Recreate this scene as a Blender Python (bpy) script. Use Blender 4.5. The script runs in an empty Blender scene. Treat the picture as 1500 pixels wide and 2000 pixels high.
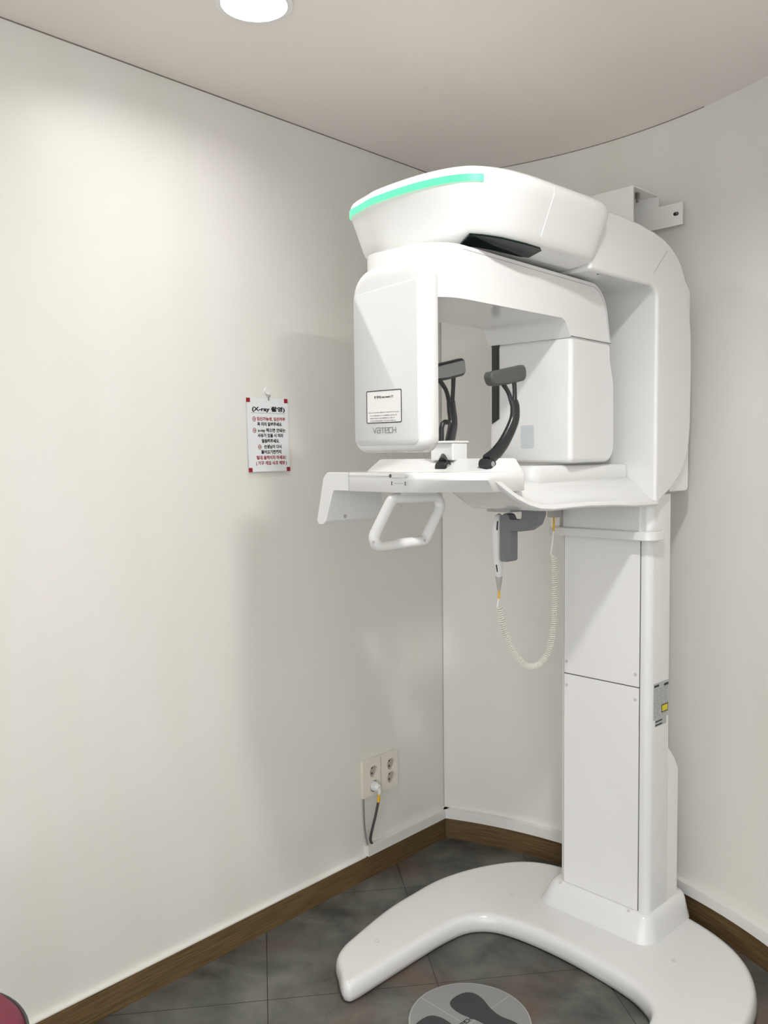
import bpy, bmesh, math, random
from mathutils import Vector, Matrix
from mathutils.geometry import tessellate_polygon
random.seed(4)
S = bpy.context.scene
C = bpy.context.collection
PI = math.pi

# ------------------------------------------------------------------ camera
pitch, roll = math.radians(3.680), math.radians(-0.631)
fw = Vector((0, math.cos(pitch), -math.sin(pitch)))
r0 = Vector((1, 0, 0)); u0 = r0.cross(fw)
rr = math.cos(roll) * r0 + math.sin(roll) * u0
uu = -math.sin(roll) * r0 + math.cos(roll) * u0
cam = bpy.data.cameras.new('camera'); cam_o = bpy.data.objects.new('camera', cam); C.objects.link(cam_o)
cam.sensor_fit = 'VERTICAL'; cam.sensor_height = 36; cam.lens = 36 * 1684.5 / 2000
cam.clip_start = 0.02
m = Matrix((rr, uu, -fw)).transposed().to_4x4(); m.translation = Vector((0, 0, 1.413))
cam_o.matrix_world = m
S.camera = cam_o
# ------------------------------------------------------------------ world + exposure
S.view_settings.view_transform = 'Standard'; S.view_settings.look = 'None'
S.view_settings.gamma = 1; S.view_settings.use_curve_mapping = False
S.view_settings.exposure = 0.52
w = bpy.data.worlds.new('world'); S.world = w; w.use_nodes = True
w.node_tree.nodes['Background'].inputs[0].default_value = (0.98, 0.99, 1.0, 1)
w.node_tree.nodes['Background'].inputs[1].default_value = 2.0  # bright soft fill, added to enter through the open rear side
LAMP_COLOR = (1.0, 0.995, 0.985)
LAMP_STRENGTH = 300.0
LAMPS = [(-0.27, 1.94), (0.36, 1.10), (0.55, -0.75)]
LAMP_GAIN = [0.31, 1.35, 0.15]
CEIL = 2.4

# ------------------------------------------------------------------ materials
def mat(name, col, rough=0.5, metal=0.0, coat=0.0, emit=None, es=0.0, spec=0.5):
    M = bpy.data.materials.new(name); M.use_nodes = True
    b = M.node_tree.nodes['Principled BSDF']
    b.inputs['Base Color'].default_value = (*col, 1); b.inputs['Roughness'].default_value = rough
    b.inputs['Metallic'].default_value = metal
    b.inputs['Specular IOR Level'].default_value = spec
    if coat: b.inputs['Coat Weight'].default_value = coat; b.inputs['Coat Roughness'].default_value = 0.08
    if emit: b.inputs['Emission Color'].default_value = (*emit, 1); b.inputs['Emission Strength'].default_value = es
    return M
def N(M, t, **k):
    n = M.node_tree.nodes.new(t)
    for a, v in k.items(): setattr(n, a, v)
    return n
def L(M, a, b): M.node_tree.links.new(a, b)
white = mat('white_enamel', (0.70, 0.70, 0.69), 0.22, coat=0.4)
white_soft = mat('white_plastic', (0.71, 0.71, 0.70), 0.38)
white_metal = mat('white_powder_coat', (0.78, 0.77, 0.74), 0.45)
panel_white = mat('panel_white', (0.77, 0.765, 0.75), 0.4)
seam_m = mat('dark_seam', (0.10, 0.10, 0.095), 0.6)
screw_m = mat('screw_cap', (0.55, 0.54, 0.52), 0.4)
black_m = mat('black_plastic', (0.012, 0.014, 0.016), 0.3)
smoke_m = mat('smoke_grey_plastic', (0.012, 0.014, 0.014), 0.3)
pad_m = mat('grey_rubber', (0.07, 0.07, 0.064), 0.5)
pad_l = mat('light_grey_rubber', (0.28, 0.29, 0.29), 0.6)
cradle_m = mat('slate_grey_plastic', (0.17, 0.18, 0.185), 0.45)
grey_m = mat('mid_grey_plastic', (0.42, 0.41, 0.39), 0.5)
yellow_m = mat('yellow_sleeve', (0.75, 0.45, 0.03), 0.45)
cord_m = mat('cream_cord', (0.86, 0.84, 0.77), 0.4)
cable_m = mat('dark_grey_cable', (0.05, 0.05, 0.048), 0.5)
cable_l = mat('grey_cable', (0.22, 0.21, 0.19), 0.5)
glass_m = mat('black_glass', (0.002, 0.008, 0.007), 0.12, spec=0.15)
green_m = mat('green_light', (0.02, 0.15, 0.06), 0.4, emit=(0.10, 0.95, 0.36), es=1.0)
frame_m = mat('ink_black', (0.01, 0.01, 0.01), 0.5)
ink_g = mat('ink_grey', (0.28, 0.28, 0.28), 0.5)
ink_r = mat('ink_red', (0.32, 0.03, 0.035), 0.6)
tape_m = mat('red_tape', (0.27, 0.008, 0.02), 0.5)
paper_m = mat('laminated_paper', (0.72, 0.745, 0.75), 0.3)
label_m = mat('label_grey', (0.40, 0.41, 0.40), 0.45)
yel_l = mat('warning_yellow', (0.62, 0.52, 0.02), 0.5)
socket_m = mat('socket_ivory', (0.72, 0.69, 0.60), 0.35)
socket_in = mat('socket_inner', (0.42, 0.39, 0.33), 0.4)
duct_m = mat('duct_white', (0.74, 0.73, 0.70), 0.4)
light_ms = [mat('lamp_diffuser', (1, 1, 1), 0.5, emit=LAMP_COLOR, es=LAMP_STRENGTH * g) for g in LAMP_GAIN]
can_m = mat('lamp_white', (0.85, 0.85, 0.84), 0.4)
red_m = mat('burgundy_vinyl', (0.16, 0.012, 0.035), 0.5)
chrome = mat('chrome', (0.6, 0.6, 0.6), 0.2, metal=1.0)
steel = mat('steel_bolt', (0.25, 0.25, 0.24), 0.35, metal=0.9)
chip_m = mat('pale_sticker', (0.50, 0.54, 0.56), 0.35)

def wallpaper():
    M = mat('ivory_wallpaper', (0.70, 0.675, 0.62), 0.42, spec=0.45)
    b = M.node_tree.nodes['Principled BSDF']
    tc = N(M, 'ShaderNodeTexCoord')
    mp = N(M, 'ShaderNodeMapping'); mp.inputs['Scale'].default_value = (2.2, 2.2, 0.55)
    n = N(M, 'ShaderNodeTexNoise'); n.inputs['Scale'].default_value = 2.2; n.inputs['Detail'].default_value = 2
    L(M, tc.outputs['Object'], mp.inputs[0]); L(M, mp.outputs[0], n.inputs[0])
    cr = N(M, 'ShaderNodeValToRGB')
    cr.color_ramp.elements[0].position = 0.35; cr.color_ramp.elements[0].color = (0.70, 0.686, 0.635, 1)
    cr.color_ramp.elements[1].position = 0.66; cr.color_ramp.elements[1].color = (0.735, 0.71, 0.675, 1)
    L(M, n.outputs['Fac'], cr.inputs[0]); L(M, cr.outputs[0], b.inputs['Base Color'])
    # flowing vertical ribs
    mp2 = N(M, 'ShaderNodeMapping'); mp2.inputs['Scale'].default_value = (1.0, 1.0, 0.25)
    wv = N(M, 'ShaderNodeTexNoise'); wv.inputs['Scale'].default_value = 3.0; wv.inputs['Detail'].default_value = 1
    L(M, tc.outputs['Object'], mp2.inputs[0]); L(M, mp2.outputs[0], wv.inputs[0])
    sx = N(M, 'ShaderNodeSeparateXYZ'); L(M, tc.outputs['Object'], sx.inputs[0])
    ad = N(M, 'ShaderNodeMath', operation='ADD'); L(M, sx.outputs[0], ad.inputs[0]); L(M, sx.outputs[1], ad.inputs[1])
    ml = N(M, 'ShaderNodeMath', operation='MULTIPLY_ADD'); L(M, wv.outputs['Fac'], ml.inputs[0]); ml.inputs[1].default_value = 0.35; L(M, ad.outputs[0], ml.inputs[2])
    mm = N(M, 'ShaderNodeMath', operation='MULTIPLY'); L(M, ml.outputs[0], mm.inputs[0]); mm.inputs[1].default_value = 620
    sn = N(M, 'ShaderNodeMath', operation='SINE'); L(M, mm.outputs[0], sn.inputs[0])
    bp = N(M, 'ShaderNodeBump'); bp.inputs['Strength'].default_value = 0.06; bp.inputs['Distance'].default_value = 0.0008
    L(M, sn.outputs[0], bp.inputs['Height']); L(M, bp.outputs[0], b.inputs['Normal'])
    return M
wall_m = wallpaper()
ceil_m = mat('ceiling_paper', (0.87, 0.825, 0.785), 0.5)

def wood():
    M = mat('brown_wood', (0.15, 0.09, 0.04), 0.5)
    b = M.node_tree.nodes['Principled BSDF']
    tc = N(M, 'ShaderNodeTexCoord'); mp = N(M, 'ShaderNodeMapping'); mp.inputs['Scale'].default_value = (3, 3, 90)
    n = N(M, 'ShaderNodeTexNoise'); n.inputs['Scale'].default_value = 3; n.inputs['Detail'].default_value = 6
    L(M, tc.outputs['Object'], mp.inputs[0]); L(M, mp.outputs[0], n.inputs[0])
    cr = N(M, 'ShaderNodeValToRGB')
    cr.color_ramp.elements[0].position = 0.3; cr.color_ramp.elements[0].color = (0.075, 0.045, 0.016, 1)
    cr.color_ramp.elements[1].position = 0.7; cr.color_ramp.elements[1].color = (0.17, 0.108, 0.045, 1)
    L(M, n.outputs['Fac'], cr.inputs[0]); L(M, cr.outputs[0], b.inputs['Base Color'])
    return M
wood_m = wood()

def slate():
    M = mat('slate_vinyl_tile', (0.1, 0.1, 0.09), 0.42, spec=0.4)
    b = M.node_tree.nodes['Principled BSDF']
    tc = N(M, 'ShaderNodeTexCoord')
    n = N(M, 'ShaderNodeTexNoise'); n.inputs['Scale'].default_value = 4.5; n.inputs['Detail'].default_value = 7; n.inputs['Roughness'].default_value = 0.62
    n.inputs['Distortion'].default_value = 0.4
    L(M, tc.outputs['Object'], n.inputs[0])
    cr = N(M, 'ShaderNodeValToRGB')
    cr.color_ramp.elements[0].position = 0.33; cr.color_ramp.elements[0].color = (0.033, 0.034, 0.030, 1)
    cr.color_ramp.elements[1].position = 0.66; cr.color_ramp.elements[1].color = (0.150, 0.152, 0.132, 1)
    L(M, n.outputs['Fac'], cr.inputs[0])
    n2 = N(M, 'ShaderNodeTexNoise'); n2.inputs['Scale'].default_value = 3.1; n2.inputs['Detail'].default_value = 4
    mp3 = N(M, 'ShaderNodeMapping'); mp3.inputs['Location'].default_value = (7.3, 2.2, 0)
    L(M, tc.outputs['Object'], mp3.inputs[0]); L(M, mp3.outputs[0], n2.inputs[0])
    cr2 = N(M, 'ShaderNodeValToRGB'); cr2.color_ramp.elements[0].position = 0.48; cr2.color_ramp.elements[1].position = 0.68
    L(M, n2.outputs['Fac'], cr2.inputs[0])
    mx = N(M, 'ShaderNodeMixRGB'); mx.inputs[2].default_value = (0.120, 0.080, 0.060, 1)
    sc = N(M, 'ShaderNodeMath', operation='MULTIPLY'); sc.inputs[1].default_value = 0.85
    L(M, cr2.outputs[0], sc.inputs[0]); L(M, sc.outputs[0], mx.inputs[0]); L(M, cr.outputs[0], mx.inputs[1])
    # tile joints: 0.45 m grid turned a few degrees
    mp = N(M, 'ShaderNodeMapping', vector_type='TEXTURE')
    mp.inputs['Location'].default_value = (-0.318, 2.166, 0); mp.inputs['Rotation'].default_value = (0, 0, math.radians(8.2))
    L(M, tc.outputs['Object'], mp.inputs[0])
    sp = N(M, 'ShaderNodeSeparateXYZ'); L(M, mp.outputs[0], sp.inputs[0])
    masks = []
    for i, per in ((0, 0.452), (1, 0.52)):
        a = N(M, 'ShaderNodeMath', operation='DIVIDE'); L(M, sp.outputs[i], a.inputs[0]); a.inputs[1].default_value = per
        f = N(M, 'ShaderNodeMath', operation='ADD'); L(M, a.outputs[0], f.inputs[0]); f.inputs[1].default_value = 0.5
        g = N(M, 'ShaderNodeMath', operation='FRACT'); L(M, f.outputs[0], g.inputs[0])
        h = N(M, 'ShaderNodeMath', operation='SUBTRACT'); L(M, g.outputs[0], h.inputs[0]); h.inputs[1].default_value = 0.5
        k = N(M, 'ShaderNodeMath', operation='ABSOLUTE'); L(M, h.outputs[0], k.inputs[0])
        q = N(M, 'ShaderNodeMath', operation='LESS_THAN'); L(M, k.outputs[0], q.inputs[0]); q.inputs[1].default_value = 0.0011 / per
        masks.append(q)
    o = N(M, 'ShaderNodeMath', operation='MAXIMUM'); L(M, masks[0].outputs[0], o.inputs[0]); L(M, masks[1].outputs[0], o.inputs[1])
    mj = N(M, 'ShaderNodeMixRGB'); mj.inputs[2].default_value = (0.010, 0.009, 0.007, 1)
    L(M, o.outputs[0], mj.inputs[0]); L(M, mx.outputs[0], mj.inputs[1]); L(M, mj.outputs[0], b.inputs['Base Color'])
    return M
floor_m = slate()

# ------------------------------------------------------------------ helpers
def obj(name, bm, material, parent=None, smooth=True, bevel=0.0, seg=3, ang=35, sub=0):
    bmesh.ops.recalc_face_normals(bm, faces=bm.faces)
    me = bpy.data.meshes.new(name); bm.to_mesh(me); bm.free()
    mats = material if isinstance(material, (list, tuple)) else [material]
    for x in mats: me.materials.append(x)
    o = bpy.data.objects.new(name, me); C.objects.link(o)
    if parent is not None: o.parent = parent
    if smooth:
        for p in me.polygons: p.use_smooth = True
        me.set_sharp_from_angle(angle=math.radians(ang))
    if bevel:
        b = o.modifiers.new('bevel', 'BEVEL'); b.width = bevel; b.segments = seg; b.limit_method = 'ANGLE'
        b.angle_limit = math.radians(30); b.harden_normals = True
    if sub:
        s = o.modifiers.new('sub', 'SUBSURF'); s.levels = sub; s.render_levels = sub
    return o
def empty(name, loc=(0, 0, 0), rz=0.0):
    o = bpy.data.objects.new(name, None); C.objects.link(o); o.location = loc; o.rotation_euler = (0, 0, rz)
    o.empty_display_size = 0.1
    return o
def tag(o, label=None, cat=None, group=None, kind=None):
    if label: o['label'] = label
    if cat: o['category'] = cat
    if group: o['group'] = group
    if kind: o['kind'] = kind
    return o
def struct(o): o['kind'] = 'structure'; return o

def box(bm, lo, hi):
    vs = [bm.verts.new((x, y, z)) for x in (lo[0], hi[0]) for y in (lo[1], hi[1]) for z in (lo[2], hi[2])]
    for f in ((0, 1, 3, 2), (4, 6, 7, 5), (0, 4, 5, 1), (2, 3, 7, 6), (0, 2, 6, 4), (1, 5, 7, 3)):
        bm.faces.new([vs[i] for i in f])
    return bm
def B(lo, hi): return box(bmesh.new(), lo, hi)
def prism(bm, pts, ax, a, b):
    """extrude a 2D polygon along axis ax from a to b; pts are the other two coordinates in order"""
    def mk(p, v):
        if ax == 'x': return (v, p[0], p[1])
        if ax == 'y': return (p[0], v, p[1])
        return (p[0], p[1], v)
    A = [bm.verts.new(mk(p, a)) for p in pts]; Bv = [bm.verts.new(mk(p, b)) for p in pts]
    n = len(pts)
    for i in range(n): bm.faces.new((A[i], A[(i + 1) % n], Bv[(i + 1) % n], Bv[i]))
    bm.faces.new(A); bm.faces.new(Bv[::-1])
    return bm
def fillet(pts, rad, seg=6):
    """round the corners of a closed polygon; rad is one radius or a list"""
    out = []; n = len(pts)
    for i in range(n):
        r = rad[i] if isinstance(rad, (list, tuple)) else rad
        p = Vector(pts[i]); a = Vector(pts[i - 1]); b = Vector(pts[(i + 1) % n])
        if r <= 0: out.append(tuple(p)); continue
        da, db = (a - p), (b - p)
        la, lb = da.length, db.length
        da.normalize(); db.normalize()
        cosv = max(-1, min(1, da.dot(db))); th = math.acos(cosv)
        if th > math.radians(176): out.append(tuple(p)); continue
        t = min(r / math.tan(th / 2), la * 0.49, lb * 0.49); r2 = t * math.tan(th / 2)
        c = p + (da + db).normalized() * (r2 / math.sin(th / 2))
        p1 = p + da * t; p2 = p + db * t
        a1 = math.atan2(p1.y - c.y, p1.x - c.x); a2 = math.atan2(p2.y - c.y, p2.x - c.x)
        d = (a2 - a1 + PI) % (2 * PI) - PI
        for k in range(seg + 1):
            q = a1 + d * k / seg; out.append((c.x + r2 * math.cos(q), c.y + r2 * math.sin(q)))
    return out
def catmull(pts, n=8, closed=True):
    P = [Vector(p) for p in pts]; out = []; m_ = len(P)
    rng = range(m_) if closed else range(m_ - 1)
    for i in rng:
        p1 = P[i]; p2 = P[(i + 1) % m_]
        p0 = P[i - 1] if (closed or i > 0) else p1 * 2 - p2
        p3 = P[(i + 2) % m_] if (closed or i < m_ - 2) else p2 * 2 - p1
        for k in range(n):
            t = k / n
            out.append(0.5 * ((2 * p1) + (p2 - p0) * t + (2 * p0 - 5 * p1 + 4 * p2 - p3) * t * t + (3 * p1 - p0 - 3 * p2 + p3) * t ** 3))
    if not closed: out.append(P[-1])
    return out
def inset(pts, d):
    n = len(pts); area = sum(pts[i][0] * pts[(i + 1) % n][1] - pts[(i + 1) % n][0] * pts[i][1] for i in range(n))
    s = 1 if area > 0 else -1; out = []
    for i in range(n):
        a = Vector(pts[i - 1][:2]); p = Vector(pts[i][:2]); b = Vector(pts[(i + 1) % n][:2])
        e1 = (p - a); e2 = (b - p)
        e1 = e1.normalized() if e1.length > 1e-7 else e2.normalized(); e2 = e2.normalized() if e2.length > 1e-7 else e1
        n1 = Vector((-e1.y, e1.x)); n2 = Vector((-e2.y, e2.x)); nn = (n1 + n2)
        nn = nn / max(0.5, nn.length_squared / 2) if nn.length > 1e-6 else n1
        q = p + nn * d * s; out.append((q.x, q.y))
    return out
def rings(bm, levels, ax='z'):
    """levels: list of (height, [2D pts]) with equal counts, capped at both ends"""
    def mk(p, v):
        if ax == 'x': return (v, p[0], p[1])
        if ax == 'y': return (p[0], v, p[1])
        return (p[0], p[1], v)
    R = [[bm.verts.new(mk(p, h)) for p in pts] for h, pts in levels]
    n = len(R[0])
    for a, b in zip(R, R[1:]):
        for i in range(n): bm.faces.new((a[i], a[(i + 1) % n], b[(i + 1) % n], b[i]))
    for ring, pts in ((R[0], levels[0][1]), (R[-1], levels[-1][1])):
        for t in tessellate_polygon([[Vector((p[0], p[1], 0)) for p in pts]]):
            try: bm.faces.new([ring[i] for i in t])
            except ValueError: pass
    return bm
def loft(bm, secs):
    R = [[bm.verts.new(p) for p in s] for s in secs]; n = len(R[0])
    for a, b in zip(R, R[1:]):
        for i in range(n): bm.faces.new((a[i], a[(i + 1) % n], b[(i + 1) % n], b[i]))
    bm.faces.new(R[0]); bm.faces.new(R[-1][::-1])
    return bm
def tube(bm, pts, rad, seg=10, closed=False, flat=None):
    """rad: number, list, or (ra, rb) ellipse lists via flat=(axis vector, factor)"""
    P = [Vector(p) for p in pts]; n = len(P); rings_ = []
    prev = None
    for i in range(n):
        a = P[(i - 1) % n] if (closed or i > 0) else P[i]; b = P[(i + 1) % n] if (closed or i < n - 1) else P[i]
        t = (b - a).normalized()
        if prev is None:
            ref = Vector((0, 0, 1)) if abs(t.z) < 0.9 else Vector((1, 0, 0))
            if flat: ref = Vector(flat[0])
            nrm = (ref - t * ref.dot(t)).normalized()
        else:
            nrm = (prev - t * prev.dot(t)).normalized()
        if flat:
            ref = Vector(flat[0]); nrm = (ref - t * ref.dot(t)).normalized()
        prev = nrm; bi = t.cross(nrm)
        r = rad[i] if isinstance(rad, (list, tuple)) else rad
        f = flat[1] if flat else 1.0
        rings_.append([bm.verts.new(P[i] + nrm * (r * f * math.cos(2 * PI * k / seg)) + bi * (r * math.sin(2 * PI * k / seg))) for k in range(seg)])
    m_ = n if closed else n - 1
    for i in range(m_):
        a = rings_[i]; b = rings_[(i + 1) % n]
        off = 0
        if closed and i == n - 1:
            off = min(range(seg), key=lambda s: (a[0].co - b[s].co).length)
        for k in range(seg): bm.faces.new((a[k], a[(k + 1) % seg], b[(k + 1 + off) % seg], b[(k + off) % seg]))
    if not closed: bm.faces.new(rings_[0][::-1]); bm.faces.new(rings_[-1])
    return bm
def cyl(bm, c, ax, r, h, seg=24, r2=None):
    c = Vector(c); ax = Vector(ax).normalized(); ref = Vector((0, 0, 1)) if abs(ax.z) < 0.9 else Vector((1, 0, 0))
    n = (ref - ax * ref.dot(ax)).normalized(); b = ax.cross(n); r2 = r if r2 is None else r2
    A = [bm.verts.new(c + n * r * math.cos(2 * PI * k / seg) + b * r * math.sin(2 * PI * k / seg)) for k in range(seg)]
    Bv = [bm.verts.new(c + ax * h + n * r2 * math.cos(2 * PI * k / seg) + b * r2 * math.sin(2 * PI * k / seg)) for k in range(seg)]
    for k in range(seg): bm.faces.new((A[k], A[(k + 1) % seg], Bv[(k + 1) % seg], Bv[k]))
    bm.faces.new(A[::-1]); bm.faces.new(Bv)
    return bm
def ribbon(bm, pts, wd, th, fr):
    """flat stroke of width wd on plane frame fr=(origin, ex, ey, en)"""
    O_, ex, ey, en = fr
    for a, b in zip(pts, pts[1:]):
        a = Vector(a); b = Vector(b); t = (b - a).normalized(); n = Vector((-t.y, t.x)) * wd / 2
        a = a - t * wd / 2; b = b + t * wd / 2
        q = [a + n, b + n, b - n, a - n]
        lo = [bm.verts.new(O_ + ex * p.x + ey * p.y) for p in q]; hi = [bm.verts.new(O_ + ex * p.x + ey * p.y + en * th) for p in q]
        bm.faces.new(lo); bm.faces.new(hi[::-1])
        for i in range(4): bm.faces.new((lo[i], lo[(i + 1) % 4], hi[(i + 1) % 4], hi[i]))
    return bm
LOGO = [(0.00, [(0, 1), (.32, 0), (.64, 1)]), (0.82, [(0, 1), (.5, 1), (.6, .9), (.6, 0), (.1, 0), (0, .1), (0, .4), (.1, .5), (.6, .5)]),
        (1.60, [(0, 1), (.66, 1)]), (1.60, [(.33, 1), (.33, 0)]),
        (2.40, [(.6, 0), (.1, 0), (0, .1), (0, .9), (.1, 1), (.5, 1), (.6, .9), (.6, .5), (0, .5)]),
        (3.18, [(.6, 1), (.1, 1), (0, .9), (0, .1), (.1, 0), (.6, 0)]),
        (3.92, [(0, 1), (0, 0)]), (3.92, [(0, .5), (.6, .5)]), (3.92, [(.6, 1), (.6, 0)])]
def logo(fr, width, height, sw, th=0.0006):
    bm = bmesh.new(); sx = width / 4.52
    for x0, pts in LOGO: ribbon(bm, [((x0 + p[0]) * sx, p[1] * height) for p in pts], sw, th, fr)
    return bm
def text_mesh(body, size, fr, th=0.0004, bold=0.0, width=None, align='CENTER'):
    cu = bpy.data.curves.new('writing', 'FONT'); cu.body = body; cu.size = size; cu.align_x = align; cu.align_y = 'CENTER'
    cu.extrude = th / 2; cu.offset = bold; cu.resolution_u = 2
    to = bpy.data.objects.new('writing_tmp', cu); C.objects.link(to)
    dg = bpy.context.evaluated_depsgraph_get(); me = bpy.data.meshes.new_from_object(to.evaluated_get(dg))
    bm = bmesh.new(); bm.from_mesh(me); bpy.data.objects.remove(to); bpy.data.meshes.remove(me); bpy.data.curves.remove(cu)
    O_, ex, ey, en = fr
    if width and bm.verts:
        xs = [v.co.x for v in bm.verts]; wd = max(xs) - min(xs); k = width / wd; c0 = (max(xs) + min(xs)) / 2
        for v in bm.verts: v.co.x = (v.co.x - c0) * k
    for v in bm.verts: v.co = O_ + ex * v.co.x + ey * v.co.y + en * (v.co.z + th / 2)
    return bm
def rrect(x0, x1, y0, y1, r, seg=5): return fillet([(x0, y0), (x1, y0), (x1, y1), (x0, y1)], r, seg)

# ------------------------------------------------------------------ the room
CX, CY, RAD = -0.2368, 1.8602, 1.3424               # curved wall
laz = math.radians(42.75); ld = Vector((math.sin(laz), math.cos(laz), 0)); ln = Vector((-math.cos(laz), math.sin(laz), 0)); LOFF = 1.9693
def lw(s, z, out=0.0): return ld * s + ln * (LOFF - out) + Vector((0, 0, z))      # point on left wall
corner = (0.2120, 3.1250)
ang0 = math.atan2(corner[1] - CY, corner[0] - CX)
def arc(off=0.0, a0=ang0, a1=0.0, n=40): return [(CX + (RAD - off) * math.cos(a0 + (a1 - a0) * k / n), CY + (RAD - off) * math.sin(a0 + (a1 - a0) * k / n)) for k in range(n + 1)]
XR = CX + RAD
LEND = lw(-1.9, 0)                                  # far end of left wall, behind the camera
YB = -1.9
back_pts = arc()
def wall_strip(name, pts, thick=0.1, z0=0.0, z1=CEIL, side=1):
    bm = bmesh.new(); n = len(pts); P = [Vector((p[0], p[1])) for p in pts]; Q = []
    for i in range(n):
        t = (P[min(i + 1, n - 1)] - P[max(i - 1, 0)]).normalized(); Q.append(P[i] + Vector((-t.y, t.x)) * thick * side)
    poly = [tuple(p) for p in P] + [tuple(q) for q in reversed(Q)]
    A = [bm.verts.new((p[0], p[1], z0)) for p in poly]; Bv = [bm.verts.new((p[0], p[1], z1)) for p in poly]
    m_ = len(poly)
    for i in range(m_): bm.faces.new((A[i], A[(i + 1) % m_], Bv[(i + 1) % m_], Bv[i]))
    for i in range(n - 1):
        bm.faces.new((A[i], A[i + 1], A[m_ - 2 - i], A[m_ - 1 - i])); bm.faces.new((Bv[i], Bv[i + 1], Bv[m_ - 2 - i], Bv[m_ - 1 - i]))
    return struct(obj(name, bm, wall_m))
lc = lw(ld.dot(Vector((*corner, 0))), 0)
le = lw(ld.dot(Vector((*corner, 0))) + 0.10, 0)
wall_strip('wall_left', [(LEND.x, LEND.y), (le.x, le.y)])
wall_strip('wall_back', back_pts)
wall_strip('wall_right', [(XR, CY), (XR, YB)])
# unseen side behind the camera left open to let in added world fill
wall_strip('wall_rear', [(LEND.x, YB), (LEND.x, LEND.y)])
outline = [(LEND.x, LEND.y), (lc.x, lc.y)] + back_pts + [(XR, YB), (LEND.x, YB)]
bm = bmesh.new(); bm.faces.new([bm.verts.new((p[0], p[1], 0)) for p in outline])
r_ = bmesh.ops.extrude_face_region(bm, geom=bm.faces[:])
for v in [g for g in r_['geom'] if isinstance(g, bmesh.types.BMVert)]: v.co.z -= 0.1
struct(obj('floor', bm, floor_m, smooth=False))
# ceiling with round openings for the recessed lamps
RL = 0.073
bm = bmesh.new(); es = []
def loop(pts, z):
    vs = [bm.verts.new((p[0], p[1], z)) for p in pts]
    return [bm.edges.new((vs[i], vs[(i + 1) % len(vs)])) for i in range(len(vs))]
es += loop(outline, CEIL)
for x, y in LAMPS: es += loop([(x + RL * math.cos(2 * PI * k / 40), y + RL * math.sin(2 * PI * k / 40)) for k in range(40)], CEIL)
bmesh.ops.triangle_fill(bm, edges=es, use_beauty=True)
r_ = bmesh.ops.extrude_face_region(bm, geom=bm.faces[:])
for v in [g for g in r_['geom'] if isinstance(g, bmesh.types.BMVert)]: v.co.z += 0.03
struct(obj('ceiling', bm, ceil_m, smooth=False))
# thin dark bead where ceiling meets wall
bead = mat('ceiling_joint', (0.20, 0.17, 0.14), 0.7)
def band(name, path, z0, z1, off, mt, side=1, close_ends=True, kind='structure', bevel=0.0):
    """strip following a wall path, from the wall face out by off"""
    bm = bmesh.new(); n = len(path); P = [Vector(p) for p in path]; Q = []
    for i in range(n):
        t = (P[min(i + 1, n - 1)] - P[max(i - 1, 0)]).normalized(); Q.append(P[i] - Vector((-t.y, t.x)) * off * side)
    for i in range(n - 1):
        v = [bm.verts.new((a.x, a.y, z)) for z in (z0, z1) for a in (P[i], P[i + 1], Q[i + 1], Q[i])]
        for f in ((0, 1, 2, 3), (4, 5, 6, 7), (2, 3, 7, 6), (0, 1, 5, 4)): bm.faces.new([v[k] for k in f])
        if i == 0: bm.faces.new((v[0], v[3], v[7], v[4]))
        if i == n - 2: bm.faces.new((v[1], v[2], v[6], v[5]))
    bmesh.ops.remove_doubles(bm, verts=bm.verts, dist=1e-5)
    o = obj(name, bm, mt); o['kind'] = kind
    return o
def lpath(s0, s1): a = lw(s0, 0); b = lw(s1, 0); return [(a.x, a.y), (b.x, b.y)]
SC = 2.449
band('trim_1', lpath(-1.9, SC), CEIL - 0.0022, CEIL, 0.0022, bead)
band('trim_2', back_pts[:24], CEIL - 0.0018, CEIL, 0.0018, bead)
band('baseboard_left', lpath(-1.9, SC - 0.012), 0, 0.076, 0.013, wood_m)
band('baseboard_back', arc(0, ang0 - 0.006, 0), 0, 0.076, 0.013, wood_m)
band('trim_3', lpath(-1.9, 2.012), 0.076, 0.080, 0.013, duct_m)
dl_ = band('trim_4', lpath(2.013, SC + 0.014), 0.0795, 0.113, 0.022, duct_m)
db_ = band('trim_5', arc(0, ang0 - 0.001, 0), 0.0795, 0.113, 0.022, duct_m)
# wallpaper joint, barely visible
for i, s in enumerate((1.30,)):
    p = lw(s, 0); 

# recessed lamps
def downlight(x, y, label, first):
    t = empty('ceiling_light', (x, y, CEIL - 0.002)); tag(t, label, 'ceiling light', 'recessed ceiling lights')
    bm = bmesh.new(); seg = 40
    prof = [(RL - 0.001, 0.002), (RL + 0.010, 0.0015), (RL + 0.011, -0.002), (RL - 0.001, -0.004), (RL - 0.004, 0.0), (RL - 0.012, 0.050), (RL - 0.014, 0.056), (RL - 0.001, 0.056)]
    R = [[bm.verts.new((r * math.cos(2 * PI * k / seg), r * math.sin(2 * PI * k / seg), z)) for k in range(seg)] for r, z in prof]
    for a, b in zip(R, R[1:] + R[:1]):
        for k in range(seg): bm.faces.new((a[k], a[(k + 1) % seg], b[(k + 1) % seg], b[k]))
    obj('lamp_housing', bm, can_m, t)
    bm = bmesh.new(); cyl(bm, (0, 0, 0.022), (0, 0, 1), RL - 0.0085, 0.012, 40)
    obj('diffuser', bm, light_ms[first], t)
for k, lab in enumerate(['glowing round recessed downlight cut by the top edge, above the left wall', 'round recessed downlight in the ceiling above the photographer, towards the curved wall',
                         'round recessed downlight in the ceiling behind the photographer']):
    downlight(*LAMPS[k], lab, k)

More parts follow.
